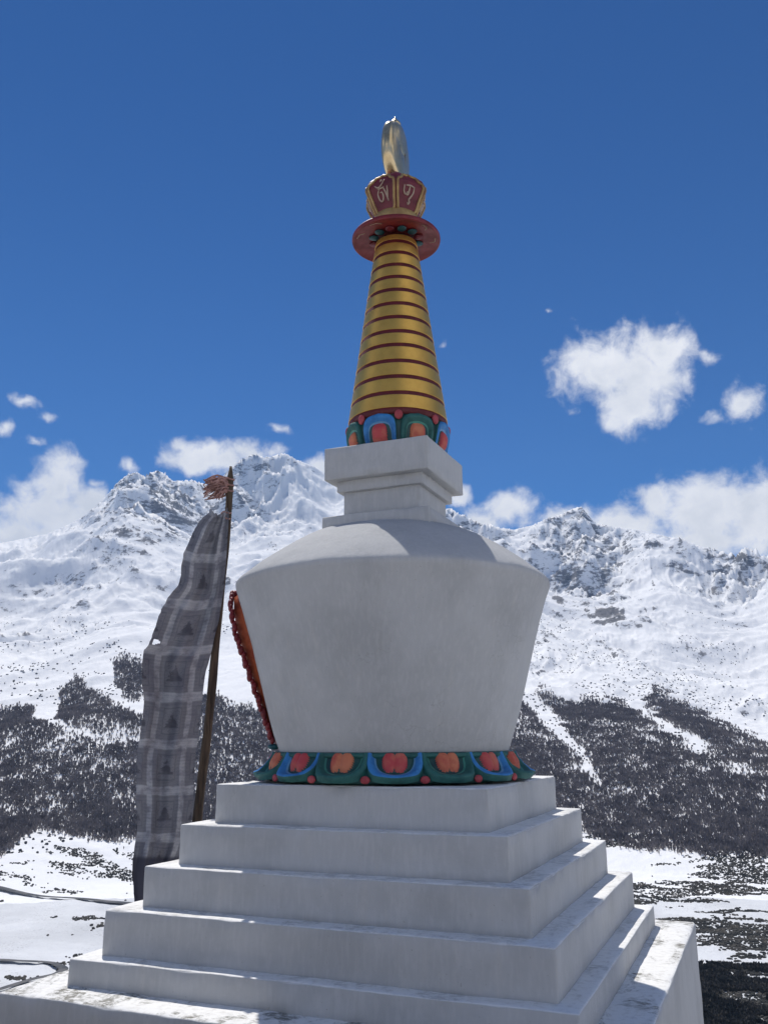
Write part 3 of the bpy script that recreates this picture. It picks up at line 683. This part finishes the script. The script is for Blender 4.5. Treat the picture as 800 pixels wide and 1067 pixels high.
pr_ = np.interp(tt, [0, .01, .04, .05, .1, 1], [.012, .028, .036, .034, .036, .056])*(1+.05*np.sin(tt*70))
V, F = tubeline('', pc, pr_, None, None, 14); POLE = pf(mesh_obj('pole', V, F, M_WOOD, FL))
lx_ = [(219.5, 532), (206.6, 545), (197.3, 563.7), (190, 582), (186.7, 606), (176, 622), (166.8, 638.6), (161, 655), (155, 671), (149, 681), (148, 704), (150, 735), (145.8, 765.6), (142, 794), (142, 840), (142, 873), (137.6, 906), (140, 937), (141, 960)]
rx_ = [(238.5, 530), (238, 548), (237, 563.7), (235.5, 585), (233.6, 610.5), (231, 628), (227.7, 648), (224, 662), (221, 676), (217.5, 690), (213.7, 704), (210, 735), (206.6, 765.6), (203, 798), (200.8, 840), (195, 880), (186, 906), (182, 937), (180, 960)]
Lp = resample(lx_, 240); Rp = resample(rx_, 240); NU = 64; V = []; UVs = []
torn = vnoise(np.arange(240)/4.0, np.zeros(240), None, 5)*1.3+vnoise(np.arange(240)/1.6, np.zeros(240), None, 8)*.7
for i in range(240):
    tv = i/239
    for j in range(NU):
        u = j/(NU-1); x = Lp[i, 0]*(1-u)+Rp[i, 0]*u; y = Lp[i, 1]*(1-u)+Rp[i, 1]*u+5*math.sin(u*math.pi)*(1-tv)
        if j == 0: x += torn[i]*.4
        if i < 3: y += vnoise(np.array([j/3.0]), np.array([.5]), None, 3)[0]*4
        fold = .10*math.sin(u*5.2+tv*5.5)*(1-u)**.6+.05*math.sin(u*11-tv*9)+.018*math.sin(u*25+tv*17)+.012*math.sin(tv*60+u*6)*(1-u)
        hd = HD-.055-fold*min(1, (1-u)*4)*(.55+.6*tv)-.45*(1-u)*sstep(.0, .9, tv)*.4
        V.append(at(x, y, hd)); UVs.append((u, (Lp[i, 1]*(1-u)+Rp[i, 1]*u-532)/49.0))
F = grid_faces(240, NU)
# two small tears at the fly edge
def keepf(f):
    i, j = f[0]//NU, f[0] % NU
    yv = Lp[i, 1]
    return not ((664 < yv < 670 and j < 11-(abs(yv-667)*2)) and j > 2)
F = [f.tolist() for f in F if keepf(f)]
def mat_flag():
    t = NT('printed_cotton'); uv = t.co('UV'); sp = t.n('ShaderNodeSeparateXYZ'); t.l(uv, sp.inputs[0]); U_, V_ = sp.outputs[0], sp.outputs[1]
    w = t.noise(3.0, 3, .5, uv)
    # rows
    fy = t.math('FRACT', t.math('ADD', V_, t.math('MULTIPLY', w, .12)))
    cy_ = t.math('MULTIPLY', t.math('SUBTRACT', fy, .5), 2)
    u2 = t.math('ADD', U_, t.math('MULTIPLY', w, .06))
    fx = t.math('FRACT', t.math('ADD', t.math('DIVIDE', t.math('SUBTRACT', u2, .26), .56), 2))
    cx_ = t.math('MULTIPLY', t.math('SUBTRACT', fx, .5), 2)
    ax = t.math('ABSOLUTE', cx_); ay = t.math('ABSOLUTE', cy_)
    mx = t.math('MAXIMUM', ax, ay)
    band = t.math('MAXIMUM', t.rng(ax, .80, .88), t.rng(ay, .76, .84))
    inked = t.math('SUBTRACT', 1, band)
    # block of text lines
    lines = t.math('MULTIPLY', t.rng(t.math('SINE', t.math('MULTIPLY', cy_, 42)), -.2, .3), t.rng(t.noise(70, 3, .7, t.scale(uv, (1, .35, 1))), .42, .52))
    frame = t.math('MULTIPLY', t.rng(mx, .50, .53), t.math('SUBTRACT', 1, t.rng(mx, .56, .59)))
    inner = t.math('SUBTRACT', 1, t.rng(mx, .50, .52))
    tri = t.math('ADD', t.math('MULTIPLY', ax, 1.4), t.math('MULTIPLY', cy_, -1.0))
    tri2 = t.math('ADD', tri, t.math('MULTIPLY', t.math('SUBTRACT', t.noise(14, 4, .6, uv), .5), 1.0))
    fig = t.math('MULTIPLY', t.math('MULTIPLY', t.math('SUBTRACT', 1, t.rng(tri2, .26, .42)), t.math('SUBTRACT', 1, t.rng(cy_, .24, .34))), inner)
    ring = t.math('MULTIPLY', inner, t.rng(t.noise(28, 4, .7, uv), .5, .62))
    out = t.math('MULTIPLY', t.rng(mx, .58, .62), lines)
    ink = t.math('MAXIMUM', t.math('MULTIPLY', out, .28), t.math('MAXIMUM', t.math('MULTIPLY', frame, .5), t.math('MAXIMUM', t.math('MULTIPLY', ring, .55), fig)))
    ink = t.math('MULTIPLY', ink, t.rng(t.noise(5, 4, .6, uv), .25, .6, .6, 1.))
    cloth = t.mix(inked, (.36, .365, .39), (.19, .193, .215))
    cloth = t.mix(t.rng(t.noise(4, 6, .6, uv), .4, .75), cloth, (.15, .15, .18))
    hem = t.rng(V_, 7.3, 7.42)
    c = t.mix(t.math('MULTIPLY', ink, .68), cloth, (.045, .045, .06)); c = t.mix(hem, c, (.07, .07, .09))
    t.col(c); t.rough(.95); t.b.inputs['Specular IOR Level'].default_value = .1
    weave = t.noise(220, 2, .5, uv); t.bump(t.math('ADD', t.math('MULTIPLY', weave, .3), t.noise(9, 5, .6, uv)), .5, .02)
    tr = t.n('ShaderNodeBsdfTranslucent'); t.l(c, tr.inputs[0]); mixs = t.n('ShaderNodeMixShader'); mixs.inputs[0].default_value = .22
    t.l(t.b.outputs[0], mixs.inputs[1]); t.l(tr.outputs[0], mixs.inputs[2]); t.l(mixs.outputs[0], t.out.inputs[0])
    return t.m
BAN = pf(mesh_obj('banner', V, F, mat_flag(), FL, True, None, UVs))
# faded cloth tuft tied near the top of the pole
parts = []; c0 = at(236, 505, HD)
M_TUFT = mat_simple('faded_pink_cloth', (.45, .27, .24), (.26, .15, .13), 14.)
for i in range(150):
    e = at(random.uniform(211, 233), random.uniform(499, 521) , HD+random.uniform(-.10, .10)); st_ = at(random.uniform(234, 240), random.uniform(500, 512), HD-.01)
    mid = (st_+e)/2+np.array([random.gauss(0, .02), random.gauss(0, .02), random.gauss(.02, .03)])
    pts = resample([st_, mid, e], 7)
    parts.append(tubeline('', pts, np.linspace(.011, .004, 7)*random.uniform(.6, 1.6), None, None, 5))
V, F = join(parts); pf(mesh_obj('cloth_tuft', V, F, M_TUFT, FL))
parts = []
for z_y in (500, 506, 512, 535, 541):
    cpt = at(240.0-(z_y-486)*.089, z_y, HD); ring_ = [cpt+np.array([.047*math.cos(a), .047*math.sin(a), .006*math.sin(3*a)]) for a in np.linspace(0, 2*np.pi, 15)]
    V, F = tubeline('', ring_, .009, None, None, 6); pf(mesh_obj('pole_binding', V, F, M_TUFT, FL))

# ------------------------------------------------------------------ sun and sky
SUN_EL, SUN_AZL = R(61.0), R(40.3)              # elevation; heading left of +Y
sdir = Vector((-math.sin(SUN_AZL)*math.cos(SUN_EL), math.cos(SUN_AZL)*math.cos(SUN_EL), math.sin(SUN_EL)))
sl = bpy.data.lights.new('sun', 'SUN'); sl.energy = 4.3; sl.angle = R(.53); sl.color = (1, .965, .91)
so = bpy.data.objects.new('sun', sl); link(so); so.rotation_euler = sdir.to_track_quat('Z', 'Y').to_euler()
W = bpy.data.worlds.new('World'); S.world = W; W.use_nodes = True; t = NT.__new__(NT); t.t = W.node_tree; t.N = t.t.nodes; t.L = t.t.links
bg = t.N['Background']
sk = t.n('ShaderNodeTexSky'); sk.sky_type = 'NISHITA'; sk.sun_disc = False; sk.sun_elevation = SUN_EL; sk.sun_rotation = -SUN_AZL
sk.altitude = 3900; sk.air_density = 1.15; sk.dust_density = .25; sk.ozone_density = 3.0
gen = t.n('ShaderNodeTexCoord').outputs['Generated']
nrm = t.n('ShaderNodeVectorMath', operation='NORMALIZE'); t.l(gen, nrm.inputs[0])
sx = t.n('ShaderNodeSeparateXYZ'); t.l(nrm.outputs[0], sx.inputs[0])
# heading and elevation of each sky direction, degrees, heading measured from north-west-by-north
hx, hy = -math.sin(YAW), math.cos(YAW)
du = t.math('ADD', t.math('MULTIPLY', sx.outputs[0], hx), t.math('MULTIPLY', sx.outputs[1], hy))
dv = t.math('ADD', t.math('MULTIPLY', sx.outputs[0], hy), t.math('MULTIPLY', sx.outputs[1], -hx))
azn = t.math('MULTIPLY', t.math('ARCTAN2', dv, du), 57.29578); eln = t.math('MULTIPLY', t.math('ARCSINE', sx.outputs[2]), 57.29578)
cmb = t.n('ShaderNodeCombineXYZ'); t.l(azn, cmb.inputs[0]); t.l(eln, cmb.inputs[1]); Pn = cmb.outputs[0]
wn = t.n('ShaderNodeTexNoise'); wn.inputs['Scale'].default_value = .5; wn.inputs['Detail'].default_value = 4; t.l(Pn, wn.inputs[0])
wsub = t.n('ShaderNodeVectorMath', operation='SUBTRACT'); t.l(wn.outputs['Color'], wsub.inputs[0]); wsub.inputs[1].default_value = (.5, .5, .5)
wsc = t.n('ShaderNodeVectorMath', operation='SCALE'); t.l(wsub.outputs[0], wsc.inputs[0]); wsc.inputs['Scale'].default_value = 1.5
wad = t.n('ShaderNodeVectorMath', operation='ADD'); t.l(Pn, wad.inputs[0]); t.l(wsc.outputs[0], wad.inputs[1]); Pw = wad.outputs[0]
BL = [(628, 383, 58, 40, 1), (672, 388, 50, 52, 1), (690, 365, 40, 30, .9), (657, 425, 34, 32, 1), (740, 372, 26, 20, .50), (772, 420, 36, 34, .66), (742, 432, 40, 16, .42), (700, 345, 30, 14, .5), (572, 325, 18, 8, .34), (462, 358, 12, 12, .34),
      (740, 535, 66, 42, 1.1), (690, 522, 34, 26, 1), (800, 540, 60, 46, 1.1), (730, 565, 90, 26, 1), (645, 548, 60, 26, .95), (533, 530, 30, 26, .95), (500, 545, 34, 22, .9), (590, 545, 50, 22, .85), (480, 518, 18, 14, .8), (880, 520, 70, 50, 1.),
      (62, 505, 32, 42, .95), (55, 535, 60, 34, 1.05), (15, 565, 80, 34, 1), (95, 528, 40, 24, .95), (26, 417, 40, 14, .50), (50, 434, 26, 14, .46), (4, 445, 20, 20, .52), (38, 460, 28, 14, .46), (-60, 540, 70, 40, 1), (135, 486, 18, 16, .5),
      (215, 478, 56, 20, .95), (190, 468, 40, 14, .72), (262, 470, 44, 16, .8), (290, 448, 30, 14, .46), (335, 490, 30, 16, .9), (100, 505, 20, 14, .6)]
fld = None
for (bx_, by_, brx, bry, st_) in BL:
    a_, e_ = azel(bx_, by_); a2, _ = azel(bx_+brx, by_); _, e2 = azel(bx_, by_-bry)
    sb = t.n('ShaderNodeVectorMath', operation='SUBTRACT'); t.l(Pw, sb.inputs[0]); sb.inputs[1].default_value = (math.degrees(a_), math.degrees(e_), 0)
    ml = t.n('ShaderNodeVectorMath', operation='MULTIPLY'); t.l(sb.outputs[0], ml.inputs[0]); ml.inputs[1].default_value = (1/math.degrees(a2-a_), 1/math.degrees(e2-e_), 0)
    ln = t.n('ShaderNodeVectorMath', operation='LENGTH'); t.l(ml.outputs[0], ln.inputs[0])
    v = t.math('SUBTRACT', st_, t.math('MULTIPLY', ln.outputs['Value'], .85))
    fld = v if fld is None else t.math('SMOOTH_MAX', fld, v, .18)
for a_, e_, wa_, we_, st_ in ((138, 44, 26, 15, 1.1), (112, 30, 22, 10, 1.0), (165, 30, 20, 8, .9), (-150, 26, 26, 8, .9), (-100, 35, 22, 9, .9), (75, 40, 12, 7, .8)):   # unseen clouds added out of view, to brighten the gold bands
    sb = t.n('ShaderNodeVectorMath', operation='SUBTRACT'); t.l(Pw, sb.inputs[0]); sb.inputs[1].default_value = (a_, e_, 0)
    ml = t.n('ShaderNodeVectorMath', operation='MULTIPLY'); t.l(sb.outputs[0], ml.inputs[0]); ml.inputs[1].default_value = (1/wa_, 1/we_, 0)
    ln = t.n('ShaderNodeVectorMath', operation='LENGTH'); t.l(ml.outputs[0], ln.inputs[0])
    fld = t.math('SMOOTH_MAX', fld, t.math('SUBTRACT', st_, t.math('MULTIPLY', ln.outputs['Value'], .85)), .18)
cn = t.n('ShaderNodeTexNoise'); cn.inputs['Scale'].default_value = .62; cn.inputs['Detail'].default_value = 9; cn.inputs['Roughness'].default_value = .62; cn.inputs['Distortion'].default_value = .25; cm2 = t.n('ShaderNodeCombineXYZ'); t.l(azn, cm2.inputs[0]); t.l(eln, cm2.inputs[1]); cm2.inputs[2].default_value = 6.3; t.l(cm2.outputs[0], cn.inputs[0])
fl = t.math('ADD', fld, t.math('MULTIPLY', t.math('SUBTRACT', cn.outputs['Fac'], .5), 1.35))
msk = t.rng(fl, .0, .70)
c2n = t.n('ShaderNodeTexNoise'); c2n.inputs['Scale'].default_value = .45; c2n.inputs['Detail'].default_value = 7; c2n.inputs['Roughness'].default_value = .55; t.l(Pw, c2n.inputs[0])
shade = t.rng(t.math('ADD', t.math('MULTIPLY', fl, .35), c2n.outputs['Fac']), .55, 1.05)
CB = 15.5
cloudc = t.mix(shade, (CB, CB, CB*1.02), (CB*.80, CB*.82, CB*.86))
tint = t.n('ShaderNodeVectorMath', operation='MULTIPLY'); t.l(sk.outputs[0], tint.inputs[0]); t.l(t.mix(t.rng(eln, 2., 44.), (.42, 1.02, 1.58), (.20, .68, 1.22)), tint.inputs[1])
fin = t.mix(msk, tint.outputs[0], cloudc)
t.l(fin, bg.inputs[0]); bg.inputs[1].default_value = .070

# ------------------------------------------------------------------ haze
HZ = True
if HZ:
    lo, hi = (-8200, -8200, -140), (8200, 8200, 2600)
    V = [(x, y, z) for x in (lo[0], hi[0]) for y in (lo[1], hi[1]) for z in (lo[2], hi[2])]
    F = [[0, 1, 3, 2], [4, 6, 7, 5], [0, 4, 5, 1], [2, 3, 7, 6], [0, 2, 6, 4], [1, 5, 7, 3]]
    ho = mesh_obj('haze', V, F, [], None, False); ho.data.materials.clear()
    hm = bpy.data.materials.new('mountain_air'); hm.use_nodes = True; nt = hm.node_tree
    nt.nodes.remove(nt.nodes['Principled BSDF']); pv = nt.nodes.new('ShaderNodeVolumePrincipled')
    pv.inputs['Color'].default_value = (.34, .60, 1.0, 1); pv.inputs['Density'].default_value = 5.4e-5; pv.inputs['Anisotropy'].default_value = .0
    nt.links.new(pv.outputs[0], nt.nodes['Material Output'].inputs['Volume']); ho.data.materials.append(hm)
    tag(ho, 'thin blue air filling the valley between camera and mountains', 'haze', 'stuff')

# ------------------------------------------------------------------ render settings
S.render.engine = 'CYCLES'; S.cycles.max_bounces = 8; S.cycles.diffuse_bounces = 4; S.cycles.volume_bounces = 0; S.cycles.use_denoising = True
S.view_settings.view_transform = 'Standard'; S.view_settings.look = 'None'; S.view_settings.exposure = 0.0; S.view_settings.gamma = 1.0; S.view_settings.use_curve_mapping = False
S.render.resolution_x = 767; S.render.resolution_y = 1024
